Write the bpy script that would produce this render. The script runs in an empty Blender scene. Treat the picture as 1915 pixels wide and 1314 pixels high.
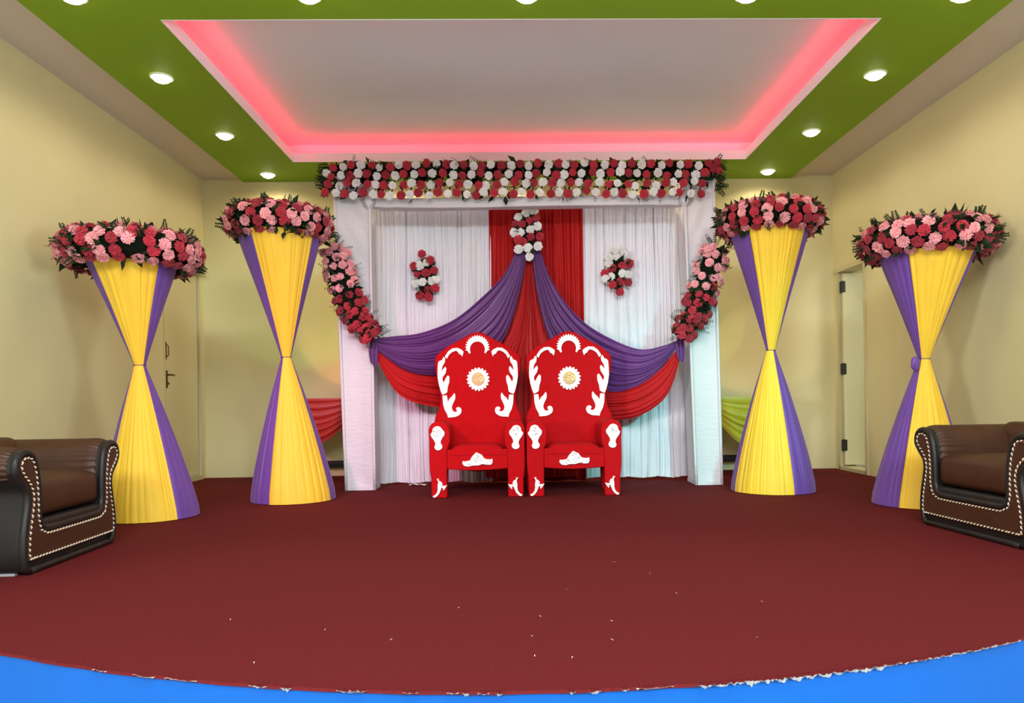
import bpy, bmesh, math, random
from mathutils import Vector, Matrix, Quaternion, noise
random.seed(7)
PI = math.pi
S = bpy.context.scene
COL = S.collection

# ------------------------------------------------------------------ camera
cam = bpy.data.cameras.new('camera'); camo = bpy.data.objects.new('camera', cam); COL.objects.link(camo)
cam.lens = 26.0; cam.sensor_width = 36.0; cam.sensor_fit = 'HORIZONTAL'
cam.shift_x = -0.01727; cam.shift_y = 0.04641; cam.clip_start = 0.05
yaw, roll = 0.0208, 0.0132
_d = Vector((math.sin(yaw), math.cos(yaw), 0)); _r = Vector((math.cos(yaw), -math.sin(yaw), 0)); _u = Vector((0, 0, 1))
_r2 = _r*math.cos(roll) - _u*math.sin(roll); _u2 = _u*math.cos(roll) + _r*math.sin(roll)
M = Matrix.Identity(4)
for i in range(3):
    M[i][0] = _r2[i]; M[i][1] = _u2[i]; M[i][2] = -_d[i]
M[0][3], M[1][3], M[2][3] = 0, 0, 0.757
camo.matrix_world = M
S.camera = camo

# ------------------------------------------------------------------ world, hall light, exposure
S.view_settings.view_transform = 'Standard'; S.view_settings.look = 'None'
S.view_settings.gamma = 1.0; S.view_settings.use_curve_mapping = False
S.view_settings.exposure = -0.30
S.cycles.use_denoising = True
S.cycles.max_bounces = 8; S.cycles.sample_clamp_indirect = 6.0
W = bpy.data.worlds.new('hall_ambient'); S.world = W; W.use_nodes = True
W.node_tree.nodes['Background'].inputs[0].default_value = (0.93, 0.97, 1.0, 1)
W.node_tree.nodes['Background'].inputs[1].default_value = 0.16

def area(name, loc, target, sx, sy, energy, color):
    l = bpy.data.lights.new(name, 'AREA'); l.shape = 'RECTANGLE'; l.size = sx; l.size_y = sy
    l.energy = energy; l.color = color
    o = bpy.data.objects.new(name, l); COL.objects.link(o); o.location = loc
    o.rotation_euler = (Vector(target)-Vector(loc)).to_track_quat('-Z', 'Y').to_euler()
    return o
def spot(name, loc, target, angle, blend, energy, color, radius=0.04):
    l = bpy.data.lights.new(name, 'SPOT'); l.spot_size = angle; l.spot_blend = blend
    l.energy = energy; l.color = color; l.shadow_soft_size = radius
    o = bpy.data.objects.new(name, l); COL.objects.link(o); o.location = loc
    o.rotation_euler = (Vector(target)-Vector(loc)).to_track_quat('-Z', 'Y').to_euler()
    return o
# daylight through the hall's windows on either side of the audience space
area('hall_window_light_left', (-6.0, -2.6, 1.5), (2.9, 5.6, 1.3), 1.1, 1.3, 380, (1.0, 0.95, 0.90))
area('hall_window_light_right', (6.2, -1.2, 1.4), (-2.0, 5.6, 1.5), 1.8, 1.4, 290, (0.86, 0.97, 1.0))
area('added_front_fill', (0.0, -0.2, 3.3), (0.0, 3.6, 0.0), 3.2, 1.0, 150, (0.96, 0.98, 1.0))  # added fill, no known lamp: brightens the stage front, falls off towards the back
area('added_floor_bounce_fill', (0.0, -3.6, 3.6), (0.0, -3.0, -0.7), 5.0, 2.0, 1300, (0.90, 0.97, 1.0))  # added unseen fill: bounces off the hall floor to grey the recess ceiling
# coloured LED wash lights of the stage
spot('wash_light_pink', (-2.6, 0.6, 2.6), (-1.05, 6.75, 0.35), 0.5, 1.0, 900, (1.0, 0.36, 0.58), 0.2)
spot('wash_light_cyan', (2.8, 0.6, 2.6), (1.22, 6.75, 0.35), 0.5, 1.0, 950, (0.24, 1.0, 0.92), 0.2)
spot('wash_light_amber', (-1.42, 6.72, 0.95), (-1.62, 7.6, 1.35), 1.0, 0.25, 34, (1.0, 0.5, 0.2))
spot('wash_light_green', (-1.40, 6.72, 1.0), (-2.22, 7.6, 1.6), 0.8, 0.25, 26, (0.35, 1.0, 0.35))
spot('wash_light_amber', (1.66, 6.72, 0.95), (2.42, 7.6, 1.2), 0.8, 0.3, 22, (1.0, 0.6, 0.35))
spot('wash_light_green', (1.64, 6.72, 1.0), (1.92, 7.6, 1.4), 0.8, 0.3, 20, (0.6, 1.0, 0.4))

# ------------------------------------------------------------------ materials
def mat(name, col, rough=0.6, var=0.0, nscale=8.0, bump=0.0, bscale=60.0, metal=0.0, rnd=0.0, sheen=0.0, spec=0.5,
        emit=None, estr=0.0, bdist=0.01, stretch=(1, 1, 1), subsurf=0.0, transl=0.0):
    m = bpy.data.materials.new(name); m.use_nodes = True
    nt = m.node_tree; b = nt.nodes['Principled BSDF']
    b.inputs['Base Color'].default_value = (*col, 1); b.inputs['Roughness'].default_value = rough
    b.inputs['Metallic'].default_value = metal; b.inputs['Specular IOR Level'].default_value = spec
    if sheen: b.inputs['Sheen Weight'].default_value = sheen; b.inputs['Sheen Roughness'].default_value = 0.5
    tc = nt.nodes.new('ShaderNodeTexCoord'); mp = nt.nodes.new('ShaderNodeMapping'); mp.inputs['Scale'].default_value = stretch
    nt.links.new(tc.outputs['Object'], mp.inputs['Vector'])
    src = None
    if var or rnd:
        hs = nt.nodes.new('ShaderNodeHueSaturation'); hs.inputs['Color'].default_value = (*col, 1)
        val = None
        if var:
            n = nt.nodes.new('ShaderNodeTexNoise'); n.inputs['Scale'].default_value = nscale; n.inputs['Detail'].default_value = 5
            nt.links.new(mp.outputs['Vector'], n.inputs['Vector'])
            r = nt.nodes.new('ShaderNodeMapRange'); r.inputs['From Min'].default_value = 0.25; r.inputs['From Max'].default_value = 0.75
            r.inputs['To Min'].default_value = 1-var; r.inputs['To Max'].default_value = 1+var
            nt.links.new(n.outputs['Fac'], r.inputs['Value']); val = r.outputs['Result']
        if rnd:
            oi = nt.nodes.new('ShaderNodeObjectInfo'); r2 = nt.nodes.new('ShaderNodeMapRange')
            r2.inputs['To Min'].default_value = 1-rnd; r2.inputs['To Max'].default_value = 1+rnd
            nt.links.new(oi.outputs['Random'], r2.inputs['Value'])
            if val is not None:
                mm = nt.nodes.new('ShaderNodeMath'); mm.operation = 'MULTIPLY'
                nt.links.new(val, mm.inputs[0]); nt.links.new(r2.outputs['Result'], mm.inputs[1]); val = mm.outputs[0]
            else: val = r2.outputs['Result']
        nt.links.new(val, hs.inputs['Value']); nt.links.new(hs.outputs['Color'], b.inputs['Base Color'])
    if bump:
        n = nt.nodes.new('ShaderNodeTexNoise'); n.inputs['Scale'].default_value = bscale; n.inputs['Detail'].default_value = 4
        nt.links.new(mp.outputs['Vector'], n.inputs['Vector'])
        bp = nt.nodes.new('ShaderNodeBump'); bp.inputs['Strength'].default_value = bump; bp.inputs['Distance'].default_value = bdist
        nt.links.new(n.outputs['Fac'], bp.inputs['Height']); nt.links.new(bp.outputs['Normal'], b.inputs['Normal'])
    if emit:
        b.inputs['Emission Color'].default_value = (*emit, 1); b.inputs['Emission Strength'].default_value = estr
    if transl:
        out = nt.nodes['Material Output']; tr = nt.nodes.new('ShaderNodeBsdfTranslucent'); tr.inputs['Color'].default_value = (*col, 1)
        mx = nt.nodes.new('ShaderNodeMixShader'); mx.inputs[0].default_value = transl
        nt.links.new(b.outputs[0], mx.inputs[1]); nt.links.new(tr.outputs[0], mx.inputs[2]); nt.links.new(mx.outputs[0], out.inputs['Surface'])
    return m

MT = dict(
    wall=mat('cream_wall_paint', (0.63, 0.575, 0.315), 0.6, var=0.03, nscale=1.5, bump=0.05, bscale=120),
    back_wall=mat('cream_back_wall_paint', (0.63, 0.575, 0.315), 0.6, var=0.03, nscale=1.5, bump=0.05, bscale=120),
    beige=mat('beige_ceiling_paint', (0.62, 0.55, 0.48), 0.7, var=0.02, nscale=2),
    green=mat('green_ceiling_paint', (0.21, 0.37, 0.012), 0.65, spec=.3, var=0.03, nscale=2),
    white=mat('white_ceiling_paint', (0.72, 0.77, 0.85), 0.6, var=0.015, nscale=2),
    lip=mat('white_lip_paint', (0.86, 0.88, 0.95), 0.5, var=0.01, nscale=2),
    carpet=mat('maroon_carpet', (0.118, 0.0115, 0.0125), 0.95, var=0.22, nscale=140, bump=0.6, bscale=300, bdist=0.004, spec=0.1),
    blue=mat('blue_fascia_paint', (0.0, 0.085, 0.36), 0.6, spec=.2, var=0.05, nscale=3, bump=0.1, bscale=20),
    hall=mat('hall_floor_tile', (0.66, 0.66, 0.66), 0.5, var=0.05, nscale=3),
    plaster=mat('chipped_white_plaster', (0.46, 0.46, 0.42), 0.8, var=0.15, nscale=40, bump=0.5, bscale=60),
    door=mat('cream_door_paint', (0.60, 0.555, 0.315), 0.5, var=0.02, nscale=2),
    frame=mat('cream_frame_paint', (0.56, 0.51, 0.29), 0.5, var=0.02, nscale=2),
    pale=mat('pale_floor_tile', (0.8, 0.8, 0.8), 0.35, var=0.03, nscale=3),
    black=mat('black_metal', (0.012, 0.011, 0.011), 0.45, var=0.1, nscale=20, metal=0.3),
    brass=mat('dark_brass', (0.16, 0.09, 0.03), 0.35, var=0.1, nscale=20, metal=0.8),
    yellow=mat('yellow_satin', (0.82, 0.52, 0.025), 0.6, var=0.06, nscale=6, sheen=0.2, bump=0.12, bscale=40, stretch=(2, 2, .3)),
    purple=mat('purple_satin', (0.125, 0.042, 0.29), 0.55, var=0.08, nscale=6, sheen=0.2, bump=0.12, bscale=40, stretch=(2, 2, .3)),
    swagp=mat('violet_satin', (0.125, 0.030, 0.180), 0.38, var=0.06, nscale=6, sheen=0.1),
    swagr=mat('red_satin', (0.48, 0.008, 0.010), 0.5, var=0.06, nscale=6, spec=.3),
    redcurt=mat('red_curtain_cloth', (0.42, 0.007, 0.007), 0.6, var=0.05, nscale=6, spec=.2),
    whitecurt=mat('white_curtain_cloth', (0.77, 0.76, 0.82), 0.7, var=0.02, nscale=3, sheen=0.2),
    wrap=mat('white_wrap_cloth', (0.64, 0.63, 0.66), 0.6, var=0.02, nscale=3, bump=0.25, bscale=14, bdist=0.02, stretch=(1, 1, 3)),
    velvet=mat('red_velvet', (0.45, 0.0022, 0.0055), 0.85, spec=0.15, var=0.07, nscale=18, bump=0.1, bscale=90),
    orn=mat('white_foam_ornament', (0.92, 0.92, 0.90), 0.6, var=0.03, nscale=20),
    gold=mat('gold_disc', (0.52, 0.32, 0.14), 0.4, var=0.3, nscale=30, metal=0.55, bump=0.4, bscale=50),
    speck=mat('dark_red_speck', (0.16, 0.05, 0.04), 0.8, var=0.1, nscale=30),
    leather=mat('brown_leather', (0.052, 0.018, 0.007), 0.5, spec=.35, var=0.15, nscale=14, bump=0.25, bscale=90, bdist=0.003),
    dleather=mat('black_leather', (0.014, 0.012, 0.011), 0.45, spec=.35, var=0.15, nscale=14, bump=0.25, bscale=90, bdist=0.003),
    stitch=mat('cream_stitching', (0.66, 0.54, 0.40), 0.7, var=0.15, nscale=60),
    steel=mat('steel_glide', (0.6, 0.65, 0.68), 0.35, var=0.05, nscale=20, metal=0.6),
    fred=mat('red_flower', (0.46, 0.020, 0.042), 0.75, rnd=0.22, var=0.08, nscale=30, sheen=0.2, transl=0.12),
    fpink=mat('pink_flower', (0.90, 0.40, 0.43), 0.75, rnd=0.08, var=0.08, nscale=30, sheen=0.2, transl=0.15),
    fwhite=mat('white_flower', (0.86, 0.86, 0.84), 0.75, rnd=0.06, var=0.05, nscale=30, sheen=0.2, transl=0.15),
    leaf=mat('dark_leaf', (0.010, 0.024, 0.006), 0.7, spec=.2, var=0.4, nscale=30),
    core=mat('dark_moss_core', (0.004, 0.007, 0.003), 0.95, spec=.1, var=0.4, nscale=40),
    tred=mat('red_table_satin', (0.40, 0.010, 0.006), 0.42, var=0.06, nscale=6, sheen=0.2),
    tgreen=mat('olive_yellow_table_satin', (0.50, 0.45, 0.02), 0.42, var=0.06, nscale=6, sheen=0.2),
    tie=mat('dark_tie_ribbon', (0.10, 0.03, 0.16), 0.6, var=0.1, nscale=20),
    paper=mat('white_paper_scrap', (0.75, 0.74, 0.70), 0.7, var=0.05, nscale=30),
    trim=mat('white_lamp_trim', (0.80, 0.78, 0.70), 0.4, var=0.02, nscale=20),
    lens=mat('lamp_lens', (1, 0.95, 0.8), 0.4, var=0.01, nscale=5, emit=(1.0, 0.90, 0.66), estr=12.0),
    led=mat('red_led_strip', (0.9, 0.1, 0.1), 0.4, var=0.01, nscale=5, emit=(1.0, 0.030, 0.055), estr=17.0),
)

# ------------------------------------------------------------------ mesh helpers
class MB:
    def __init__(self): self.v = []; self.f = []
    def box(self, x0, x1, y0, y1, z0, z1):
        n = len(self.v)
        self.v += [(x0,y0,z0),(x1,y0,z0),(x1,y1,z0),(x0,y1,z0),(x0,y0,z1),(x1,y0,z1),(x1,y1,z1),(x0,y1,z1)]
        self.f += [(n,n+3,n+2,n+1),(n+4,n+5,n+6,n+7),(n,n+1,n+5,n+4),(n+1,n+2,n+6,n+5),(n+2,n+3,n+7,n+6),(n+3,n,n+4,n+7)]
        return self
    def grid(self, fn, nu, nv, closed_u=False):
        n = len(self.v); cu = nu if closed_u else nu+1
        for j in range(nv+1):
            for i in range(cu): self.v.append(tuple(fn(i/nu, j/nv)))
        for j in range(nv):
            for i in range(nu):
                a = n+j*cu+i; b = n+j*cu+(i+1) % cu
                self.f.append((a, b, b+cu, a+cu))
        return self
    def tube(self, pts, rad, seg=8, caps=True, closed=False):
        pts = [Vector(p) for p in pts]; k = len(pts); n = len(self.v)
        rad = rad if isinstance(rad, (list, tuple)) else [rad]*k
        up = Vector((0, 0, 1)); prev = None
        for i, p in enumerate(pts):
            if closed: t = pts[(i+1) % k]-pts[i-1]
            else: t = pts[min(i+1, k-1)]-pts[max(i-1, 0)]
            t = t.normalized() if t.length > 1e-9 else Vector((0, 0, 1))
            if prev is None:
                a = t.cross(up) if abs(t.dot(up)) < 0.95 else t.cross(Vector((1, 0, 0)))
            else: a = prev-t*prev.dot(t)
            a.normalize(); prev = a; b = t.cross(a)
            for s in range(seg):
                q = 2*PI*s/seg; self.v.append(tuple(p+(a*math.cos(q)+b*math.sin(q))*rad[i]))
        for i in range(k if closed else k-1):
            for s in range(seg):
                i2 = (i+1) % k
                self.f.append((n+i*seg+s, n+i*seg+(s+1) % seg, n+i2*seg+(s+1) % seg, n+i2*seg+s))
        if caps and not closed:
            self.f.append(tuple(n+s for s in range(seg))[::-1]); self.f.append(tuple(n+(k-1)*seg+s for s in range(seg)))
        return self
    def lathe(self, prof, seg=24, c=(0, 0, 0)):
        n = len(self.v); k = len(prof)
        for r, z in prof:
            for s in range(seg):
                q = 2*PI*s/seg; self.v.append((c[0]+r*math.cos(q), c[1]+r*math.sin(q), c[2]+z))
        for i in range(k-1):
            for s in range(seg):
                self.f.append((n+i*seg+s, n+i*seg+(s+1) % seg, n+(i+1)*seg+(s+1) % seg, n+(i+1)*seg+s))
        return self
    def prism(self, poly, y0, y1):
        """outline in (x, z), extruded from y0 (front) to y1 (back)"""
        n = len(self.v); k = len(poly)
        self.v += [(x, y0, z) for x, z in poly]+[(x, y1, z) for x, z in poly]
        self.f.append(tuple(range(n, n+k))); self.f.append(tuple(range(n+2*k-1, n+k-1, -1)))
        for i in range(k):
            j = (i+1) % k; self.f.append((n+i, n+k+i, n+k+j, n+j))
        return self
    def build(self, name, m, parent=None, smooth=False, loc=None, bevel=0.0, bseg=2):
        me = bpy.data.meshes.new(name); me.from_pydata(self.v, [], self.f)
        bm = bmesh.new(); bm.from_mesh(me); bmesh.ops.recalc_face_normals(bm, faces=bm.faces)
        bm.to_mesh(me); bm.free(); me.update()
        if m is not None: me.materials.append(m)
        if smooth:
            for p in me.polygons: p.use_smooth = True
        o = bpy.data.objects.new(name, me); COL.objects.link(o)
        if parent: o.parent = parent
        if loc: o.location = loc
        if bevel:
            b = o.modifiers.new('bevel', 'BEVEL'); b.width = bevel; b.segments = bseg; b.limit_method = 'ANGLE'; b.angle_limit = 0.6
            for p in me.polygons: p.use_smooth = True
            w = o.modifiers.new('wn', 'WEIGHTED_NORMAL'); w.keep_sharp = False
        return o
def share(src, parent, loc, rot=None, scale=1.0):
    o = bpy.data.objects.new(src.name, src); COL.objects.link(o); o.parent = parent; o.location = loc
    if rot is not None:
        o.rotation_mode = 'QUATERNION'; o.rotation_quaternion = rot
    o.scale = (scale, scale, scale)
    return o
def thing(name, label, cat, loc=(0, 0, 0), rz=0.0, group=None):
    o = bpy.data.objects.new(name, None); COL.objects.link(o); o.location = loc; o.rotation_euler = (0, 0, rz)
    o.empty_display_size = 0.1
    return tag(o, label, cat, group)
def tag(o, label, cat, group=None, kind=None):
    o['label'] = label; o['category'] = cat
    if group: o['group'] = group
    if kind: o['kind'] = kind
    return o
def struct(o, label=None):
    o['kind'] = 'structure'
    if label: o['label'] = label
    return o
def stuff(o): o['kind'] = 'stuff'; return o
def lerp(a, b, t): return a+(b-a)*t
def catmull(pts, t):
    n = len(pts)-1; x = min(max(t, 0), 1)*n; i = min(int(x), n-1); f = x-i
    P = [Vector(pts[max(i-1, 0)]), Vector(pts[i]), Vector(pts[i+1]), Vector(pts[min(i+2, n)])]
    return 0.5*((2*P[1])+(-P[0]+P[2])*f+(2*P[0]-5*P[1]+4*P[2]-P[3])*f*f+(-P[0]+3*P[1]-3*P[2]+P[3])*f**3)
def resample(poly, step):
    """closed outline of 2D points, smoothed and evenly spaced"""
    n = len(poly); out = []
    for i in range(n):
        p0, p1, p2, p3 = [Vector((*poly[(i+k) % n], 0)) for k in (-1, 0, 1, 2)]
        m = max(1, int((p2-p1).length/step))
        for k in range(m):
            f = k/m
            q = 0.5*((2*p1)+(-p0+p2)*f+(2*p0-5*p1+4*p2-p3)*f*f+(-p0+3*p1-3*p2+p3)*f**3)
            out.append((q.x, q.y))
    return out
def inset(poly, d):
    n = len(poly); ar = sum(poly[i][0]*poly[(i+1) % n][1]-poly[(i+1) % n][0]*poly[i][1] for i in range(n))
    sg = 1 if ar > 0 else -1; out = []
    for i in range(n):
        a = Vector(poly[i-1]); b = Vector(poly[i]); c = Vector(poly[(i+1) % n])
        e1 = (b-a).normalized(); e2 = (c-b).normalized()
        nn = Vector((-(e1.y+e2.y), e1.x+e2.x))
        if nn.length < 1e-6: nn = Vector((-e1.y, e1.x))
        nn.normalize(); out.append((b.x+sg*nn.x*d, b.y+sg*nn.y*d))
    return out

# ------------------------------------------------------------------ the room
XL, XR, YB = -3.14, 3.316, 7.583
ZC = 3.03          # beige ceiling
GL, GR, GF = -2.7244, 2.8819, 3.74      # green panel
RL, RR, R0, R1 = -2.033, 2.2146, 4.371, 6.95   # recess opening
CAV = 0.14
FASC = 0.70
def edge_y(x):
    x = abs(x-0.05)
    return 1.925+0.145*x*x if x < 1.6 else 1.925+0.145*2.56+(x-1.6)*0.40
n = 90; xs = [lerp(XL-0.15, XR+0.15, i/n) for i in range(n+1)]
def ey(x): return edge_y(x)+0.006*noise.noise(Vector((x*9, 0, 0)))+0.004*noise.noise(Vector((x*31, 3, 0)))
mb = MB(); mb.grid(lambda u, v: (xs[round(u*n)], lerp(ey(xs[round(u*n)]), YB+0.1, v), 0.0), n, 1)
mb.grid(lambda u, v: (xs[round(u*n)], ey(xs[round(u*n)])+0.002, -0.012*v), n, 1)
struct(mb.build('floor', MT['carpet']), 'maroon carpet covering the curved stage')
mb = MB(); mb.grid(lambda u, v: (xs[round(u*n)], edge_y(xs[round(u*n)])+0.012, lerp(-0.004, -FASC, v)), n, 4)
mb.grid(lambda u, v: (xs[round(u*n)], lerp(edge_y(xs[round(u*n)])+0.012, YB, v), -0.006), n, 1)
struct(mb.build('wall_stage_front', MT['blue'], smooth=False), 'bright blue curved stage front')
mb = MB(); mb.box(-12, 12, -9, YB, -FASC-0.1, -FASC); struct(mb.build('floor_hall', MT['hall']))
# chips of white plaster along the carpet's torn edge
cp = MB()
def chip(x, w, h, d=0.01):
    k = 9
    top = []; bot = []
    for i in range(k+1):
        u = i/k; xx = x+(u-0.5)*w
        top.append((xx, ey(xx)-0.004-d*random.uniform(.3, 1), -0.002-0.004*random.random()))
        bot.append((xx, edge_y(xx)+0.008-d*random.uniform(.2, .8), -0.004-h*math.sin(PI*(0.08+0.84*u))*random.uniform(.6, 1)))
    m0 = len(cp.v); cp.v.extend(top+bot)
    for i in range(k): cp.f.append((m0+i, m0+i+1, m0+k+2+i, m0+k+1+i))
for i in range(13): chip(lerp(0.50, 1.02, i/12), 0.05, random.uniform(.012, .026), 0.014)
for i in range(10): chip(lerp(1.06, 1.52, i/9), 0.058, random.uniform(.006, .012), 0.012)
for x, w, h in [(-1.2, .05, .006), (-1.05, .07, .008), (-.93, .1, .006), (-.70, .05, .012), (-.62, .03, .015), (-.45, .06, .010), (-.42, .05, .008), (-.28, .04, .009), (-.17, .03, .008), (-.135, .02, .016), (-.09, .03, .010), (-.05, .02, .018), (.14, .02, .016), (.20, .03, .018), (.28, .02, .012), (.36, .10, .006)]:
    chip(x, w, h)
stuff(tag(cp.build('plaster_chips', MT['plaster']), 'ragged white plaster chips along the carpet edge above the blue stage front', 'plaster'))

def wall_x(name, x0, x1, opening, label):
    """side wall running in Y, with a door opening (ya, yb, height)"""
    ya, yb, h = opening; mb = MB()
    mb.box(x0, x1, 1.6, ya, -FASC, ZC+0.06); mb.box(x0, x1, yb, YB+0.12, -FASC, ZC+0.06); mb.box(x0, x1, ya, yb, h, ZC+0.06)
    mb.box(x0, x1, ya, yb, -FASC, 0.0)
    return struct(mb.build(name, MT['wall']), label)
wall_x('wall_left', XL-0.14, XL, (6.73, 7.47, 2.05), 'cream painted wall on the left')
wall_x('wall_right', XR, XR+0.14, (6.91, 7.47, 2.02), 'cream painted wall on the right')
mb = MB(); mb.box(XL, XR, YB, YB+0.12, 0, ZC+0.06); struct(mb.build('wall_back', MT['back_wall']), 'cream wall behind the backdrop')

# left door: closed, flush
dl = MB(); dl.box(XL-0.06, XL-0.018, 6.742, 7.452, 0.05, 2.035); d1 = struct(dl.build('door_1', MT['door'], bevel=0.003), 'closed flush cream door on the left wall')
fm = MB(); fm.box(XL-0.14, XL+0.003, 7.468, 7.50, 0, 2.06); fm.box(XL-0.14, XL+0.003, 6.70, 6.732, 0, 2.06)
fm.build('door_frame', MT['frame'], d1)
fm = MB(); fm.box(XL-0.07, XL-0.03, 7.452, 7.468, 0.045, 2.042); fm.box(XL-0.07, XL-0.03, 6.732, 6.742, 0.045, 2.042); fm.build('gap_shade_strip', MT['black'], d1)  # black strips standing in for the shade inside the door gaps
fm = MB(); fm.box(XL-0.14, XL+0.035, 6.66, 7.54, 2.042, 2.085); fm.build('lintel', MT['frame'], d1)
fm = MB(); fm.box(XL-0.14, XL+0.02, 6.73, 7.47, 0.0, 0.045); fm.build('threshold', MT['frame'], d1)
hb = MB(); hb.box(XL-0.018, XL-0.006, 6.775, 6.79, 0.90, 1.06)
hb.tube([(XL-0.01, 6.783, 1.02), (XL+0.03, 6.783, 1.02), (XL+0.035, 6.80, 1.02), (XL+0.035, 6.835, 1.015)], 0.008, 8)
hb.tube([(XL-0.018, 6.783, .94), (XL+0.008, 6.783, .94)], 0.01, 8); hb.build('door_handle', MT['brass'], d1)
hb = MB(); hb.box(XL-0.018, XL-0.008, 6.765, 6.778, 1.16, 1.32); hb.tube([(XL-0.01, 6.771, 1.18), (XL+0.012, 6.771, 1.2), (XL+0.012, 6.771, 1.28), (XL-0.01, 6.771, 1.3)], 0.005, 6)
hb.build('bolt', MT['brass'], d1)
# right door: leaf swung into the side room
dl = MB(); dl.box(XR+0.018, XR+0.56, 7.405, 7.445, 0.05, 1.985); d2 = struct(dl.build('door_2', MT['door'], bevel=0.003), 'open cream door with black hinges in the right wall')
fm = MB(); fm.box(XR-0.012, XR+0.15, 7.456, 7.50, 0, 2.04); fm.build('jamb', MT['frame'], d2)
fm = MB(); fm.box(XR-0.012, XR+0.15, 6.87, 6.915, 0, 2.04); fm.build('jamb', MT['frame'], d2)
fm = MB(); fm.box(XR-0.02, XR+0.15, 6.87, 7.54, 2.0, 2.045); fm.build('lintel', MT['frame'], d2)
fm = MB(); fm.box(XR-0.012, XR+0.15, 6.90, 7.47, 0, 0.035); fm.build('threshold', MT['frame'], d2)
for z in (0.25, 1.02, 1.85):
    hm = MB(); hm.box(XR+0.004, XR+0.04, 7.398, 7.45, z-0.055, z+0.055); hm.tube([(XR+0.012, 7.398, z-0.058), (XR+0.012, 7.398, z+0.058)], 0.010, 8)
    hm.build('hinge', MT['black'], d2)
# side room seen through the doorway
mb = MB(); mb.box(XR+0.14, XR+2.2, 5.4, 8.6, -0.12, 0.0); struct(mb.build('floor_side_room', MT['pale']))
mb = MB(); mb.box(XR+2.2, XR+2.3, 5.4, 8.6, 0, 2.7); mb.box(XR+0.14, XR+2.3, 8.6, 8.7, 0, 2.7); mb.box(XR+0.14, XR+2.3, 5.3, 5.4, 0, 2.7)
struct(mb.build('wall_side_room', MT['wall']))
mb = MB(); mb.box(XR+0.14, XR+2.3, 5.3, 8.7, 2.7, 2.8); struct(mb.build('ceiling_side_room', MT['beige']))
area('side_room_daylight', (XR+1.7, 5.6, 1.9), (XR+0.4, 7.5, 0.6), 0.9, 1.2, 40, (0.95, 1.0, 0.95))

# ceiling
mb = MB()
a0, a1, b0, b1 = RL-CAV, RR+CAV, R0-CAV, R1+CAV
mb.box(XL-0.14, a0, 1.6, YB+0.12, ZC, ZC+0.05); mb.box(a1, XR+0.14, 1.6, YB+0.12, ZC, ZC+0.05)
mb.box(a0, a1, 1.6, b0, ZC, ZC+0.05); mb.box(a0, a1, b1, YB+0.12, ZC, ZC+0.05)
struct(mb.build('ceiling', MT['beige']), 'beige flat ceiling round the green panel')
mb = MB()
mb.box(GL, RL-0.006, GF, YB, 3.0, ZC); mb.box(RR+0.006, GR, GF, YB, 3.0, ZC)
mb.box(RL-0.006, RR+0.006, GF, R0-0.006, 3.0, ZC); mb.box(RL-0.006, RR+0.006, R1+0.006, YB, 3.0, ZC)
struct(mb.build('ceiling_green_panel', MT['green']), 'glossy green dropped ceiling border with downlights')
mb = MB(); z1 = 3.082
mb.box(RL-0.006, RL, R0-0.006, R1+0.006, 2.998, z1); mb.box(RR, RR+0.006, R0-0.006, R1+0.006, 2.998, z1)
mb.box(RL, RR, R0-0.006, R0, 2.998, z1); mb.box(RL, RR, R1, R1+0.006, 2.998, z1)
struct(mb.build('trim_1', MT['lip']), 'white lip round the ceiling recess')
mb = MB(); ZR = 3.20
mb.box(a0-0.05, a1+0.05, b0-0.05, b1+0.05, ZR, ZR+0.05)
mb.box(a0-0.05, a0, b0, b1, ZC, ZR); mb.box(a1, a1+0.05, b0, b1, ZC, ZR); mb.box(a0, a1, b0-0.05, b0, ZC, ZR); mb.box(a0, a1, b1, b1+0.05, ZC, ZR)
struct(mb.build('ceiling_recess', MT['white']), 'white recessed ceiling lit red at its edges')
for nm, lab, bx in [
    ('back', 'red LED strip hidden in the cove along the back of the ceiling recess', (RL-0.02, RR+0.02, R1+0.045, R1+0.06)),
    ('front', 'red LED strip hidden in the cove at the near edge of the ceiling recess', (RL-0.02, RR+0.02, R0-0.06, R0-0.045)),
    ('left', 'red LED strip hidden in the cove along the left of the ceiling recess', (RL-0.06, RL-0.045, R0-0.03, R1+0.03)),
    ('right', 'red LED strip hidden in the cove along the right of the ceiling recess', (RR+0.045, RR+0.06, R0-0.03, R1+0.03))]:
    mb = MB(); mb.box(*bx, 3.031, 3.076); tag(mb.build('led_strip', MT['led']), lab, 'LED strip', 'red LED strips in the ceiling recess')

# downlights
lensM = MB(); lensM.lathe([(0.0005, -0.036), (0.025, -0.033), (0.048, -0.022), (0.064, 0.0), (0.065, 0.004)], 24)
trimM = MB(); trimM.lathe([(0.064, 0.004), (0.065, -0.004), (0.073, -0.005), (0.077, -0.002), (0.077, 0.004)], 24)
_l0 = lensM.build('lens', MT['lens'], smooth=True); _t0 = trimM.build('trim_ring', MT['trim'], smooth=True)
LENS, TRIM = _l0.data, _t0.data
bpy.data.objects.remove(_l0); bpy.data.objects.remove(_t0)
def downlight(x, y, label, e=12):
    t = thing('downlight', label, 'lamp', (x, y, 2.994), 0, 'round ceiling downlights')
    share(LENS, t, (0, 0, 0)); share(TRIM, t, (0, 0, 0))
    l = bpy.data.lights.new('downlight_bulb', 'SPOT'); l.energy = e; l.color = (1.0, 0.84, 0.58); l.spot_size = 3.05; l.spot_blend = 0.5; l.shadow_soft_size = 0.05
    o = bpy.data.objects.new('downlight_bulb', l); COL.objects.link(o); o.parent = t; o.location = (0, 0, -0.06)
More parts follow.
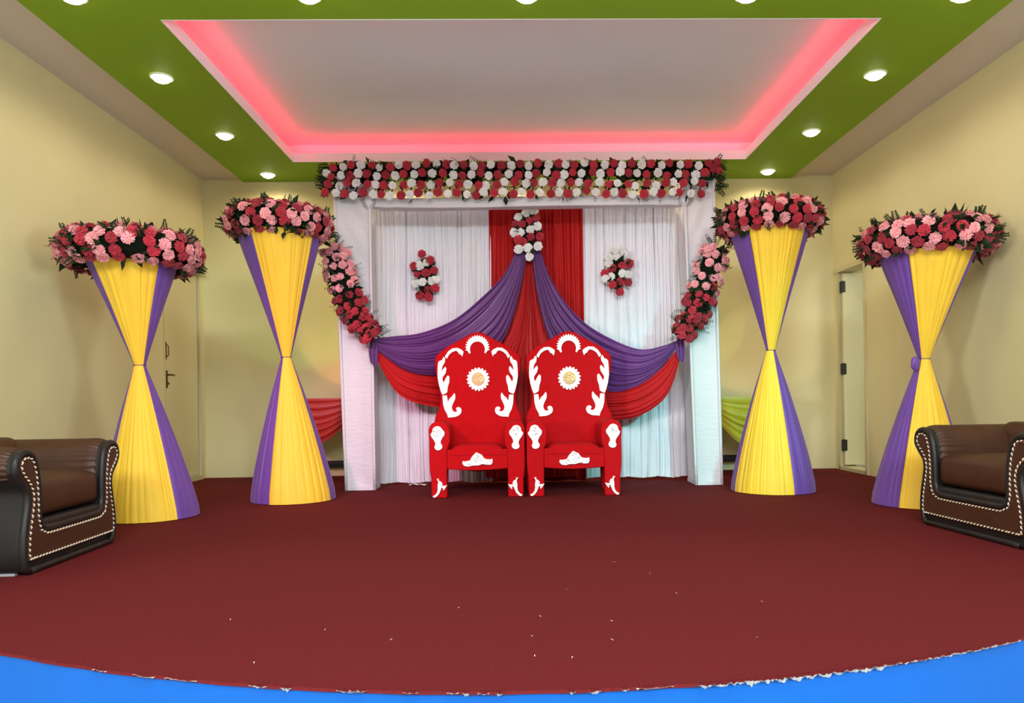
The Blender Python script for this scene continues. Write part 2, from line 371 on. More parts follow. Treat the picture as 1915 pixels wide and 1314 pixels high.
for side, x in (('left', -2.39), ('right', 2.555)):
    for y, w in ((4.10, 'cut by the picture edge'), (5.125, 'nearest whole one'), (6.235, 'middle one'), (7.315, 'last one by the back wall')):
        downlight(x, y, 'round warm downlight in green ceiling, %s row, %s' % (side, w))
for x, w in ((-1.107, 'left one'), (0.099, 'middle one'), (1.332, 'right one')):
    downlight(x, 4.10, 'round downlight in the green strip at the top edge of the picture, %s' % w)
for x, w in ((-1.10, 'left one'), (0.11, 'middle one'), (1.22, 'right one')):
    downlight(x, 7.20, 'round warm downlight behind the flower garland on the backdrop, %s' % w, 42)

# ------------------------------------------------------------------ flowers and leaves
def flower_mesh(name, m, seed, ruffle):
    rnd = random.Random(seed); mb = MB()
    def dome(u, v):
        q = 2*PI*u; r = 0.80*math.sin(v*PI*0.5)
        return (r*math.cos(q), r*math.sin(q), 0.42*math.cos(v*PI*0.5)-0.05)
    mb.grid(dome, 10, 3, True)
    layers = [(3, .02, .30, .50, .74, 1.5), (4, .10, .50, .38, .70, 1.15), (6, .28, .78, .18, .54, 1.0), (7, .42, .98, .0, .28, 1.05), (8, .5, 1.0, -.12, .02, .95)]
    for li, (k, r0, r1, z0, z1, wid) in enumerate(layers):
        off = rnd.random()*6
        for p in range(k):
            ang = off+2*PI*(p+rnd.uniform(-.12, .12))/k; tl = rnd.uniform(-.08, .08); rr = r1*rnd.uniform(.92, 1.06); sd = rnd.random()*9
            def pet(u, v, ang=ang, rr=rr, tl=tl, sd=sd):
                a = ang+(u-.5)*wid*(0.55+0.6*math.sin(PI*min(v*.85+.1, 1)))
                r = r0+(rr-r0)*v-0.06*(2*u-1)**2*v*rr
                r += ruffle*math.sin(u*9+sd)*v*v*0.10
                z = z0+(z1-z0)*math.sin(v*PI*0.62)+tl*v+ruffle*math.sin(u*11+sd)*v*v*.09
                return (r*math.cos(a), r*math.sin(a), z)
            mb.grid(pet, 4, 2)
    o = mb.build(name, m, smooth=True); me = o.data; bpy.data.objects.remove(o); return me
FL = {}
for key, mm in (('red', 'fred'), ('pink', 'fpink'), ('white', 'fwhite')):
    FL[key] = [flower_mesh(key+'_flower', MT[mm], i+5, (1.0, 0.6, 1.3)[i]) for i in range(3)]
def put_flower(kind, parent, loc, nrm, r):
    nrm = Vector(nrm).normalized(); q = nrm.to_track_quat('Z', 'Y') @ Quaternion((0, 0, 1), random.random()*6.28)
    return share(random.choice(FL[kind]), parent, loc, q, r*random.uniform(.92, 1.08))
def sprig(mb, base, d, length, w=0.021, pairs=6):
    base = Vector(base); d = Vector(d).normalized()
    side = d.cross(Vector((random.uniform(-1, 1), random.uniform(-1, 1), random.uniform(-1, 1))))
    if side.length < 1e-3: side = d.cross(Vector((1, 0, 0)))
    side.normalize(); nn = d.cross(side)
    n0 = len(mb.v); t = base+d*length
    mb.v += [tuple(base+side*.0015), tuple(base-side*.0015), tuple(t)]; mb.f.append((n0, n0+1, n0+2))
    for i in range(pairs):
        f = (i+1)/(pairs+0.5); p = base+d*length*f
        L = w*(1.25-0.7*f)*1.5
        for s in (-1, 1):
            e = p+side*s*L+d*L*.55+nn*random.uniform(-.25, .25)*L
            m1 = p+side*s*L*.45+d*(L*.25+w*.38); m2 = p+side*s*L*.5+d*(L*.25-w*.30)
            n1 = len(mb.v); mb.v += [tuple(p), tuple(m1), tuple(e), tuple(m2)]; mb.f.append((n1, n1+1, n1+2, n1+3))
def leaf(mb, p, d, L, w):
    p = Vector(p); d = Vector(d).normalized(); s = d.cross(Vector((random.uniform(-1, 1), random.uniform(-1, 1), random.uniform(-1, 1)))).normalized(); nn = d.cross(s)
    n0 = len(mb.v)
    mb.v += [tuple(p), tuple(p+d*L*.5+s*w), tuple(p+d*L-nn*L*.2), tuple(p+d*L*.5-s*w), tuple(p+d*L*.5+nn*w*.4)]
    mb.f += [(n0, n0+1, n0+4), (n0+1, n0+2, n0+4), (n0+2, n0+3, n0+4), (n0+3, n0, n0+4)]

# ------------------------------------------------------------------ hourglass pillars with flower rings
def crease(rng, u0, u1, cmin, cmax):
    xs = [u0]
    while xs[-1] < u1: xs.append(xs[-1]+rng.uniform(cmin, cmax))
    amp = [rng.uniform(.35, 1.0) for _ in xs]
    def f(u):
        for i in range(len(xs)-1):
            if xs[i] <= u < xs[i+1]:
                t = (u-xs[i])/(xs[i+1]-xs[i]); return amp[i]*math.sqrt(max(0.0, math.sin(PI*t)))
        return 0.0
    return f
def pillar(label, ringlabel, x, y, R, rw, zw, rt, zt, lean, turns, seed, ring_r, ring_z, ring_h):
    rng = random.Random(seed)
    t = thing('hourglass_pillar', label, 'pillar', (x, y, 0), 0, 'hourglass pillars of gathered cloth')
    def cx(z): return lean*z/zt
    for half in ('lower', 'upper'):
        turn = turns[half == 'upper']
        for k in range(4):
            col = 'yellow' if k % 2 == 0 else 'purple'
            a0 = turn+k*PI/2-PI/4-(0.02 if col == 'yellow' else -0.02); a1 = turn+k*PI/2+PI/4+(0.02 if col == 'yellow' else -0.02)
            cr = crease(rng, 0, 1, .035, .17); cr2 = crease(rng, 0, 1, .09, .25)
            def fn(u, v, half=half, cr=cr, cr2=cr2, a0=a0, a1=a1, col=col):
                a = lerp(a0, a1, u)
                if half == 'lower': z = lerp(0.004, zw, v); f = 1-v; r0 = R
                else: z = lerp(zt, zw, v); f = 1-v; r0 = rt
                r = rw+(r0-rw)*(f+0.045*math.sin(PI*f)*(1 if half == 'lower' else -0.6))
                if half == 'lower': r -= 0.012*max(0, (v-.0)*-8+1)*0.6 if v < .02 else 0
                fade = 0.25+0.75*min(1, 4*f*(1-f)+.25)
                r += (cr(u)*0.016+cr2(u)*0.005)*(r/R)*fade+(0.003 if col == 'yellow' else 0)
                return (cx(z)+r*math.sin(a), -r*math.cos(a), z)
            mb = MB(); mb.grid(fn, 90, 16); mb.build(half+'_'+col+'_panel', MT[col], t, smooth=True)
    mb = MB(); mb.lathe([(rw+.002, -0.006), (rw+.0075, 0), (rw+.002, .006)], 20, (cx(zw), 0, zw)); mb.build('waist_tie', MT['tie'], t, smooth=True)
    mb = MB(); mb.tube([(cx(zt)+(rt-.01)*math.cos(q*PI/12), (rt-.01)*math.sin(q*PI/12), zt-.01) for q in range(24)], .008, 6, closed=True); mb.build('top_hoop', MT['black'], t)
    mb = MB(); mb.lathe([(0.001, zt-.014), (rt-.012, zt-.014), (rt-.012, zt-.006), (0.001, zt-.006)], 24, (cx(zt), 0, 0)); mb.build('top_board', MT['frame'], t)
    # flower ring resting on the top
    X = x+lean*ring_z/zt
    g = thing('flower_ring', ringlabel, 'flower ring', (X, y, ring_z), 0, 'flower rings on the pillars')
    rm = ring_r-0.138; rv = ring_h-0.036; ru = 0.092
    core = MB(); core.grid(lambda u, v: ((rm+ru*math.cos(2*PI*v))*math.cos(2*PI*u), (rm+ru*math.cos(2*PI*v))*math.sin(2*PI*u), rv*math.sin(2*PI*v)), 40, 12, True)
    core.build('moss_base', MT['core'], g, smooth=True)
    rows = [(-1.15, .0), (-.55, .5), (.05, .0), (.60, .5), (1.15, 0), (1.75, .5)]
    for ri, (el, ph) in enumerate(rows):
        rr = rm+ru*math.cos(el); nfl = max(10, int(2*PI*(rr+.03)/0.098))
        for k in range(nfl):
            if rng.random() < .05: continue
            a = 2*PI*(k+ph+rng.uniform(-.17, .17))/nfl; e2 = el+rng.uniform(-.12, .12)
            nr = Vector((math.cos(a)*math.cos(e2), math.sin(a)*math.cos(e2), math.sin(e2)*.9))
            pr = rm+(ru+.018)*math.cos(e2)
            pos = (pr*math.cos(a), pr*math.sin(a), (rv+.012)*math.sin(e2))
            pos = (min(pos[0], XR-.04-X), pos[1], pos[2])
            colr = 'pink' if (int(a/(2*PI)*27)+(ri > 3)) % 2 == 0 else 'red'
            if rng.random() < .12: colr = 'pink' if colr == 'red' else 'red'
            put_flower(colr, g, pos, nr, 0.0395)
    fo = MB()
    for k in range(130):
        a = rng.random()*2*PI; e2 = rng.uniform(-1.4, 1.5)
        nr = Vector((math.cos(a)*math.cos(e2), math.sin(a)*math.cos(e2), math.sin(e2)))
        pos = ((rm+ru*math.cos(e2))*math.cos(a), (rm+ru*math.cos(e2))*math.sin(a), rv*math.sin(e2))
        if X+pos[0]+nr.x*.12 > XR-.01: continue
        if k % 3 == 0: sprig(fo, pos, nr+Vector((rng.uniform(-.6, .6), rng.uniform(-.6, .6), rng.uniform(-.3, .5))), rng.uniform(.06, .095))
        else: leaf(fo, pos, nr+Vector((rng.uniform(-.8, .8), rng.uniform(-.8, .8), rng.uniform(-.8, .8))), rng.uniform(.06, .10), .02)
    stuff(fo.build('foliage', MT['leaf'], g))
    return t
pillar('short yellow and purple cloth hourglass pillar behind the left armchair', 'ring of pink and red flowers on the pillar behind the left armchair',
       -2.455, 5.03, .305, .034, 1.018, .292, 1.76, -.105, (.175, .26), 1, .462, 1.775, .130)
pillar('tall yellow and purple cloth hourglass pillar left of the backdrop', 'ring of pink and red flowers on the tall pillar left of the backdrop',
       -1.725, 5.79, .318, .036, 1.106, .320, 2.10, -.085, (.51, .373), 2, .418, 2.135, .130)
pillar('tall yellow and purple cloth hourglass pillar right of the backdrop', 'ring of pink and red flowers on the tall pillar right of the backdrop',
       2.06, 5.885, .325, .034, 1.121, .312, 2.12, .0, (-.63, -.065), 3, .430, 2.155, .130)
pr1 = pillar('short yellow and purple cloth hourglass pillar behind the right armchair', 'ring of pink and red flowers on the pillar behind the right armchair',
       2.785, 5.04, .308, .034, .998, .317, 1.784, .073, (-.12, -.09), 4, .452, 1.806, .130)

mb = MB(); mb.grid(lambda u, v: (-.035+(.022+.014*math.sin(10*PI*u+7*v))*math.sin(PI*v)*math.cos(2*PI*u), -.03+.022*math.sin(PI*v)*math.sin(2*PI*u), .965+.05*math.cos(PI*v)), 24, 12, True)
mb.build('loose_knot', MT['purple'], pr1, smooth=True)
# ------------------------------------------------------------------ backdrop: posts, beam, curtains
def post(label, xb0, xb1, xt0, xt1, y0, y1, zt, seed, inner):
    mb = MB(); nu, nv = 96, 70
    def fn(u, v):
        z = lerp(0.004, zt, v); p = (u*4) % 4; side = int(p); f = p-side
        c = [(-1, -1), (1, -1), (1, 1), (-1, 1)]
        a, b = c[side], c[(side+1) % 4]; px = lerp(a[0], b[0], f); pyy = lerp(a[1], b[1], f)
        x0 = lerp(xb0, xt0, v); x1 = lerp(xb1, xt1, v); x = (x0+x1)/2+px*(x1-x0)/2; y = (y0+y1)/2+pyy*(y1-y0)/2
        dip = 0.020*(math.sin(PI*f)**0.7)*(1 if 0.02 < f < .98 else 0)
        # tension folds running down from the bunched corner at the top
        w = max(0, (v-0.62)/0.38)
        fold = 0.010*w*math.sin(28*(v*2.2+(f if inner > 0 else 1-f)*0.35+seed))
        low = max(0, 1-v/0.10); fold += 0.008*low*math.sin(60*v+4*f)
        fold += 0.004*math.sin(7*f+seed)*math.sin(3*v+seed)
        d = -dip+fold*math.sin(PI*f)
        if side == 0: y -= d
        elif side == 1: x += d
        elif side == 2: y += d
        else: x -= d
        return (x, y, z)
    mb.grid(fn, nu, nv, True)
    n0 = len(mb.v); mb.f.append(tuple(range(n0-nu, n0)))
    t = thing('backdrop_post', label, 'post', (0, 0, 0), 0, 'cloth-wrapped backdrop posts')
    mb.build('cloth_wrap', MT['wrap'], t, smooth=True)
    for k, (xb, xt, yy) in enumerate(((xb0, xt0, y0), (xb1, xt1, y0))):
        m2 = MB(); m2.tube([(lerp(xb, xt, i/12), yy-.001, lerp(.004, zt, i/12)) for i in range(13)], .013, 8); m2.build('pole', MT['wrap'], t, smooth=True)
    m2 = MB(); m2.grid(lambda u, v: ((lerp(xb0, xb1, .5)+(xb1-xb0)*.51*[-1, 1, 1, -1][int(u*4) % 4]), (y0+y1)/2+(y1-y0)*.51*[-1, -1, 1, 1][int(u*4) % 4], lerp(.004, .03, v)), 4, 1, True); m2.build('hem', MT['wrap'], t)
    return t
post('white cloth-wrapped post at the left of the backdrop', -1.43, -1.19, -1.502, -1.205, 6.285, 6.53, 2.72, 1, 1)
post('white cloth-wrapped post at the right of the backdrop', 1.545, 1.765, 1.47, 1.722, 6.285, 6.60, 2.70, 2, -1)
bt = thing('backdrop_beam', 'white cloth-wrapped beam across the top of the backdrop', 'beam', (0, 0, 0))
def beamf(u, v):
    x = lerp(-1.22, 1.49, u); q = 2*PI*v
    gath = 1-0.30*math.exp(-((x+1.22)/.06)**2)-0.30*math.exp(-((x-1.49)/.06)**2)-0.0*x
    sag = 0.012*math.sin(PI*u*3+.5)
    wr = 0.004*math.sin(x*38+6*v)*math.exp(-((abs(x-.13)-1.32)/.25)**2)+0.003*math.sin(x*5+q)
    cy = max(-1, min(1, 1.5*math.cos(q))); cz = max(-1, min(1, 1.5*math.sin(q)))
    return (x, 6.345+(.055+wr)*cy*gath, 2.438+.006*math.sin(x*2.2)+(.042+wr)*cz*gath+sag*.2)
mb = MB(); mb.grid(lambda u, v: beamf(v, u), 24, 120, True); mb.build('cloth_wrap', MT['wrap'], bt, smooth=True)
for xk in (-1.205, 1.475):
    mb = MB(); mb.grid(lambda u, v, xk=xk: (xk+(.045+.012*math.sin(9*2*PI*u))*math.cos(2*PI*u)*math.sin(PI*v), 6.285-.035*math.sin(PI*v)*math.sin(2*PI*u)*.6-.01, 2.44+.055*math.cos(PI*v)+.01*math.sin(6*PI*u)), 30, 8, True)
    mb.build('corner_knot', MT['wrap'], bt, smooth=True)
mb = MB(); mb.tube([(-1.50, 6.36, 2.735), (1.73, 6.36, 2.72)], .014, 8); mb.build('top_rail', MT['black'], bt)

def curtain(name, label, m, x0, x1, y, z0, z1, seed, pin=0.0, cmin=.03, cmax=.10):
    rng = random.Random(seed); c1 = crease(rng, -.2, x1-x0+.2, cmin, cmax); c2 = crease(rng, -.2, x1-x0+.2, .012, .04); c3 = crease(rng, -.3, x1-x0+.3, .12, .3)
    gv = []; gx = .02
    while gx < x1-x0: gv.append((gx, rng.uniform(.012, .034), rng.uniform(.0035, .006), rng.uniform(-.02, .02))); gx += rng.uniform(.03, .12)
    nu = int((x1-x0)/.0028); mb = MB()
    def fn(u, v):
        z = lerp(z1, z0, v); x = u*(x1-x0); xs = x+0.012*math.sin(z*1.9+x*7+seed)*v+0.006*math.sin(z*4.1+x*15)
        d = c1(xs)*(.024+.016*v)+c2(xs+.01*v)*(.022-.010*v)+c3(xs)*.014
        for a, b, w, sl in gv:
            e = (x-a-sl*v-.004*math.sin(z*3+a*40))/w
            if -2.5 < e < 2.5: d -= b*math.exp(-e*e)
        return (x0+x+0.006*math.sin(z*2.2+seed)*math.sin(PI*u), y-d, z+(.006*math.sin(x*23+seed) if v == 1 else 0))
    mb.grid(fn, nu, 14)
    return tag(mb.build(name, m, smooth=True), label, 'curtain', 'backdrop curtains')
curtain('white_curtain', 'white pleated curtain on the left half of the backdrop', MT['whitecurt'], -1.275, -.195, 6.78, .012, 2.53, 3)
curtain('red_curtain', 'plain red pleated curtain in the middle of the backdrop', MT['redcurt'], -.212, .645, 6.77, .012, 2.53, 4)
curtain('white_curtain', 'white pleated curtain on the right half of the backdrop', MT['whitecurt'], .635, 1.60, 6.78, .03, 2.53, 5)
mb = MB(); mb.tube([(-1.45, 6.80, .003), (-1.45, 6.80, 2.53)], .014, 8); mb.tube([(-1.45, 6.80, 2.53), (1.68, 6.80, 2.53)], .014, 8); mb.tube([(1.68, 6.80, .003), (1.68, 6.80, 2.53)], .014, 8); tag(mb.build('curtain_rail', MT['black'], smooth=True), 'dark pipe frame carrying the curtains behind the beam', 'rail')

# swags
def swag(name, label, m, up, lo, seed, folds, amp, out):
    rng = random.Random(seed); cr = crease(rng, -.05, 1.05, .5/folds, 1.5/folds); cr2 = crease(rng, -.05, 1.05, .2/folds, .7/folds); mb = MB()
    def fn(u, v):
        a = catmull(up, v); b = catmull(lo, v)
        s = math.sin(PI*min(max(v, 0.0), 1))
        t = u
        p = a.lerp(b, t)
        k = 0.25+0.75*s
        p.y -= out*math.sin(PI*t)*s
        d = (cr(t+0.02*math.sin(v*6))*amp+cr2(t)*amp*.55)*k
        p.y -= d; p.z += d*0.35
        return p
    mb.grid(fn, 110, 48)
    return tag(mb.build(name, m, smooth=True), label, 'drape', 'draped swags on the backdrop')
PLu = [(0.067, 6.62, 2.15), (-0.066, 6.62, 1.864), (-0.26, 6.62, 1.651), (-0.522, 6.585, 1.435), (-0.791, 6.447, 1.317), (-1.026, 6.321, 1.286), (-1.196, 6.24, 1.268)]
PLl = [(0.140, 6.62, 2.078), (0.045, 6.62, 1.648), (-0.098, 6.62, 1.267), (-0.387, 6.62, 1.031), (-0.641, 6.528, 0.965), (-0.924, 6.378, 1.009), (-1.188, 6.24, 1.214)]
RLu = [(0.128, 6.66, 2.032), (0.025, 6.66, 1.506), (-0.147, 6.66, 1.172), (-0.436, 6.66, 1.020), (-0.709, 6.53, 0.99), (-0.968, 6.39, 1.061), (-1.185, 6.255, 1.228)]
RLl = [(0.16, 6.66, 1.984), (0.105, 6.66, 1.169), (-0.056, 6.66, 0.812), (-0.393, 6.66, 0.672), (-0.691, 6.53, 0.687), (-0.992, 6.37, 0.808), (-1.186, 6.255, 1.183)]
PRu = [(0.23, 6.62, 2.149), (0.322, 6.62, 1.861), (0.444, 6.62, 1.634), (0.623, 6.62, 1.426), (0.851, 6.539, 1.268), (1.09, 6.413, 1.163), (1.28, 6.309, 1.19), (1.395, 6.245, 1.239)]
PRl = [(0.172, 6.62, 2.078), (0.225, 6.62, 1.646), (0.333, 6.62, 1.262), (0.569, 6.62, 0.971), (0.823, 6.551, 0.809), (1.043, 6.436, 0.838), (1.235, 6.332, 0.976), (1.394, 6.245, 1.184)]
RRu = [(0.171, 6.66, 2.032), (0.24, 6.66, 1.455), (0.38, 6.66, 1.118), (0.617, 6.66, 0.91), (0.869, 6.56, 0.845), (1.088, 6.445, 0.89), (1.28, 6.335, 1.03), (1.414, 6.255, 1.198)]
RRl = [(0.155, 6.66, 1.984), (0.19, 6.66, 1.072), (0.327, 6.66, 0.711), (0.613, 6.66, 0.563), (0.91, 6.53, 0.553), (1.127, 6.41, 0.613), (1.318, 6.31, 0.791), (1.431, 6.255, 1.152)]
swag('purple_swag', 'purple satin swag draped from the centre bouquet to the left post', MT['swagp'], PLu, PLl, 11, 7, .062, .05)
swag('red_swag', 'red satin swag hanging below the purple one on the left', MT['swagr'], RLu, RLl, 12, 9, .042, .04)
swag('purple_swag', 'purple satin swag draped from the centre bouquet to the right post', MT['swagp'], PRu, PRl, 13, 7, .062, .05)
swag('red_swag', 'red satin swag hanging below the purple one on the right', MT['swagr'], RRu, RRl, 14, 9, .042, .04)
rng = random.Random(21); cra = crease(rng, -.1, 1.1, .03, .11)
mb = MB()
def apron(u, v):
    z = lerp(2.06, 0.05, v); sp = 0.02+0.42*min(1, v*1.5)**0.9
    xa = 0.15-sp*.95; xb = 0.15+sp*.95
    x = lerp(xa, xb, u); return (x, 6.705-cra(u)*.022*min(1, v*3+.2)-.03*math.sin(PI*u)*min(1, v*2), z)
mb.grid(apron, 100, 24); tag(mb.build('red_fan_drape', MT['swagr'], smooth=True), 'red satin cloth fanning down between the two purple swags', 'drape')
# loose tails of the swags hanging against the posts
for x, sgn, lab in ((-1.19, -1, 'dark purple tail of the swag tied at the left post'), (1.425, 1, 'dark purple tail of the swag tied at the right post')):
    mb = MB(); mb.grid(lambda u, v, x=x, sgn=sgn: (x+sgn*.0-sgn*.012+(u-.5)*(.05+.03*math.sin(PI*v)), 6.235-.012*math.sin(u*PI*5), 1.27-.19*v-0.04*u*v), 24, 8)
    tag(mb.build('swag_tail', MT['swagp'], smooth=True), lab, 'drape')

# ------------------------------------------------------------------ garlands
g = thing('top_garland', 'wide garland of red and white flower strands across the top of the backdrop', 'garland', (0, 0, 0))
fo = MB(); rng = random.Random(31)
x = -1.475; k = 0
while x < 1.715:
    kind = 'red' if k % 2 == 0 else 'white'
    for j in range(4):
        z = 2.722-j*.080+rng.uniform(-.014, .014)-.01*(x > 1)
        put_flower(kind, g, (x-j*.022+rng.uniform(-.012, .012), 6.20+rng.uniform(-.015, .015)-.01*math.sin(j), z), (rng.uniform(-.35, .35), -1, rng.uniform(-.5, .2)), .0365)
    stem = MB(); stem.tube([(x+.01, 6.25, 2.765), (x-.022, 6.235, 2.65), (x-.07, 6.235, 2.475)], .006, 5); stem.build('strand', MT['core'], g)
    x += .0785+rng.uniform(-.006, .006); k += 1
for i in range(520):
    xx = rng.uniform(-1.55, 1.76); top = rng.random() < .72
    z = rng.uniform(2.61, 2.75) if top else rng.uniform(2.46, 2.62)
    d = (rng.uniform(-1, 1), rng.uniform(-.6, .1), rng.uniform(-1, .6))
    if i % 3 == 0: sprig(fo, (xx, 6.235, z), d, rng.uniform(.07, .12), .014, 5)
    else: leaf(fo, (xx, 6.24, z), d, rng.uniform(.05, .10), .022)
for i in range(40):
    s = -1 if i % 2 else 1
    sprig(fo, (-1.52 if s < 0 else 1.72, 6.23, rng.uniform(2.5, 2.74)), (s*rng.uniform(.2, 1), rng.uniform(-.5, 0), rng.uniform(-.8, .4)), rng.uniform(.08, .13))
stuff(fo.build('foliage', MT['leaf'], g))
mb = MB(); mb.grid(lambda u, v: (lerp(-1.52, 1.74, u), 6.262+.012*math.sin(u*90)+.008*math.sin(v*9+u*40), lerp(2.758, 2.625+.03*math.sin(u*47)+.02*math.sin(u*131), v)), 160, 5); mb.build('moss_backing', MT['core'], g)
for xx, zz, kd in ((1.75, 2.66, 'red'), (1.70, 2.68, 'red'), (-1.54, 2.66, 'white'), (1.735, 2.735, 'red')): put_flower(kd, g, (xx, 6.2, zz), (.3, -1, 0), .038)

def diag_garland(label, path, seed):
    rng = random.Random(seed); g = thing('hanging_garland', label, 'garland', (0, 0, 0), 0, 'slanting garlands on the posts')
    mb = MB(); N = 16
    mb.tube([tuple(catmull(path, i/N)) for i in range(N+1)], [.05+.04*math.sin(PI*(.15+.8*i/N)) for i in range(N+1)], 10); mb.build('moss_base', MT['core'], g, smooth=True)
    fo = MB(); n = 11
    for i in range(n):
        v = (i+.35)/n; c = catmull(path, v); tg = (catmull(path, min(1, v+.02))-catmull(path, max(0, v-.02))).normalized()
        w = (.118 if v < .6 else .118-.05*(v-.6)/.4) if v > .12 else .085
        sd = Vector((tg.z, 0, -tg.x)); sd = -sd if sd.x < 0 else sd
        for k, a in enumerate((-1.45, -.75, -.1, .55, 1.25)):
            if rng.random() < .06: continue
            a += rng.uniform(-.16, .16)+(.25 if i % 2 else -.1); 
            nr = sd*math.sin(a)+Vector((0, -1, 0))*math.cos(a)
            pos = c+sd*math.sin(a)*w+Vector((0, -1, 0))*math.cos(a)*.075+tg*rng.uniform(-.02, .02)
            kd = 'pink' if v < .44+rng.uniform(-.05, .03) else 'red'
            put_flower(kd, g, pos, nr+Vector((0, -.4, .25)), .038)
    for i in range(110):
        v = rng.random(); c = catmull(path, v); a = rng.uniform(-1.7, 1.7)
        d = Vector((math.sin(a), -math.cos(a)*.7, rng.uniform(-.5, .9)))
        p = c+Vector((math.sin(a)*.07, -math.cos(a)*.06, 0))
        if i % 2: sprig(fo, p, d, rng.uniform(.08, .13), .014, 6)
        else: leaf(fo, p, d, rng.uniform(.06, .10), .02)
    for i in range(7): sprig(fo, path[0], (rng.uniform(-.8, .8), -.3, 1), rng.uniform(.10, .17), .015, 7)
    stuff(fo.build('foliage', MT['leaf'], g))
diag_garland('garland fading from pink to red flowers on the left post', [(-1.500, 6.19, 2.02), (-1.440, 6.19, 1.844), (-1.365, 6.19, 1.622), (-1.268, 6.18, 1.421), (-1.170, 6.17, 1.285)], 41)
diag_garland('garland fading from pink to red flowers on the right post', [(1.700, 6.19, 2.00), (1.655, 6.19, 1.814), (1.575, 6.19, 1.569), (1.485, 6.18, 1.391), (1.410, 6.17, 1.255)], 42)

def bouquet(label, y, reds, whites, seed, nl):
    rng = random.Random(seed); pts = reds+whites; cx = sum(p[0] for p in pts)/len(pts); cz = sum(p[1] for p in pts)/len(pts)
    g = thing('wall_bouquet', label, 'bouquet', (cx, y, cz), 0, 'bouquets pinned to the backdrop')
    for kd, lst in (('red', reds), ('white', whites)):
        for px, pz in lst: put_flower(kd, g, (px-cx, rng.uniform(-.02, .01), pz-cz), ((px-cx)*2.5, -1, (pz-cz)*1.2+rng.uniform(-.2, .2)), .0405)
    hx = max(abs(p[0]-cx) for p in pts); hz = max(abs(p[1]-cz) for p in pts)
    fo = MB()
    for i in range(nl):
        a = rng.random()*2*PI; r = math.sqrt(rng.random())*.8
        leaf(fo, (hx*r*math.cos(a), .0, hz*r*math.sin(a)), (math.cos(a)*.6, rng.uniform(-.8, 0), math.sin(a)+rng.uniform(-.4, .4)), rng.uniform(.04, .07), .018)
    stuff(fo.build('foliage', MT['leaf'], g))
    mb = MB(); mb.grid(lambda u, v: (hx*.72*math.sin(PI*v)*math.cos(2*PI*u), 0.022+.03*math.sin(PI*v)*math.sin(2*PI*u), hz*.88*math.cos(PI*v)), 12, 8, True); mb.build('moss_base', MT['core'], g, smooth=True)
    return g
bouquet('small oval bouquet of red and white flowers on the left white curtain', 6.66,
    [(-0.811, 2.068), (-0.736, 2.011), (-0.884, 1.962), (-0.707, 1.924), (-0.854, 1.895), (-0.778, 1.899), (-0.76, 1.747), (-0.698, 1.766), (-0.836, 1.702), (-0.755, 1.68)],
    [(-0.772, 1.991), (-0.833, 1.961), (-0.809, 1.818), (-0.733, 1.828), (-0.687, 1.843), (-0.87, 1.809)], 51, 26)
bouquet('small oval bouquet of white and red flowers on the right white curtain', 6.66,
    [(1.055, 1.969), (0.988, 1.949), (0.901, 1.929), (0.833, 1.884), (0.971, 1.811), (0.898, 1.776), (1.042, 1.8), (0.964, 1.714)],
    [(0.923, 2.088), (0.866, 2.022), (0.928, 2.037), (1.01, 2.046), (0.87, 1.971), (0.992, 1.877), (0.889, 1.853), (1.043, 1.867), (0.838, 1.833)], 52, 26)
cb = bouquet('long centre bouquet of red and white flowers holding up the swags', 6.54,
    [(0.034, 2.304), (0.087, 2.304), (0.15, 2.333), (0.211, 2.361), (0.162, 2.189), (0.055, 2.162), (0.097, 2.143), (0.246, 2.193)],
    [(0.17, 2.436), (0.126, 2.401), (0.058, 2.362), (0.198, 2.412), (0.019, 2.232), (0.075, 2.229), (0.159, 2.254), (0.226, 2.282), (0.056, 2.083), (0.138, 2.092), (0.226, 2.105), (0.151, 2.017)], 53, 44)
mb = MB(); mb.grid(lambda u, v: (-.012+(.055+.010*math.sin(14*PI*u))*math.sin(PI*v)*math.cos(2*PI*u), -.02-(.03+.006*math.sin(10*PI*u))*math.sin(PI*v)*math.sin(2*PI*u), .228+.03*math.cos(PI*v)+.006*math.sin(8*PI*u)), 40, 8, True)
mb.build('purple_knot', MT['swagp'], cb, smooth=True)

# ------------------------------------------------------------------ thrones
SB = 0.004447
def back_pt(u, v): return ((u-702)/7.105*SB*.965, .757+(746-(615+v/7.105))*SB)
SF = 0.004136
def front_pt(u, v): return ((795+u/7.73-895.5)*SF, (929-(770+v/7.73))*SF)
leafA = [(160,430),(185,408),(212,402),(238,352),(260,378),(255,430),(222,480),(207,545),(245,500),(262,485),(275,520),(262,575),(228,620),(216,650),(232,700),(262,640),(292,600),(315,625),(312,690),(292,750),(280,830),(245,850),(212,862),(190,810),(165,720),(150,620),(152,520)]
scrollB = [(213,870),(275,866),(280,900),(288,950),(310,910),(345,880),(378,835),(392,870),(388,920),(355,985),(340,1030),(355,1075),(385,1090),(415,1080),(395,1055),(405,1030),(435,1022),(465,1040),(475,1075),(462,1115),(430,1140),(385,1158),(285,1165),(275,1120),(240,1060),(220,980)]
curlC = [(255,350),(300,285),(360,245),(430,240),(480,262),(512,290),(505,325),(492,362),(475,335),(445,320),(430,290),(400,280),(350,300),(310,335),(285,385),(262,370)]
mirrorD = [(200,185),(240,200),(265,235),(300,275),(295,320),(265,360),(245,400),(240,430),(265,470),(262,505),(235,530),(200,537),(165,525),(147,490),(162,455),(160,420),(140,385),(110,345),(92,305),(120,270),(130,220),(160,195)]
railE = [(550,735),(560,690),(575,705),(660,690),(690,635),(725,600),(750,572),(790,590),(835,610),(865,660),(900,675),(960,680),(985,665),(990,720),(970,755),(900,760),(850,745),(780,765),(700,765),(640,780),(580,770)]
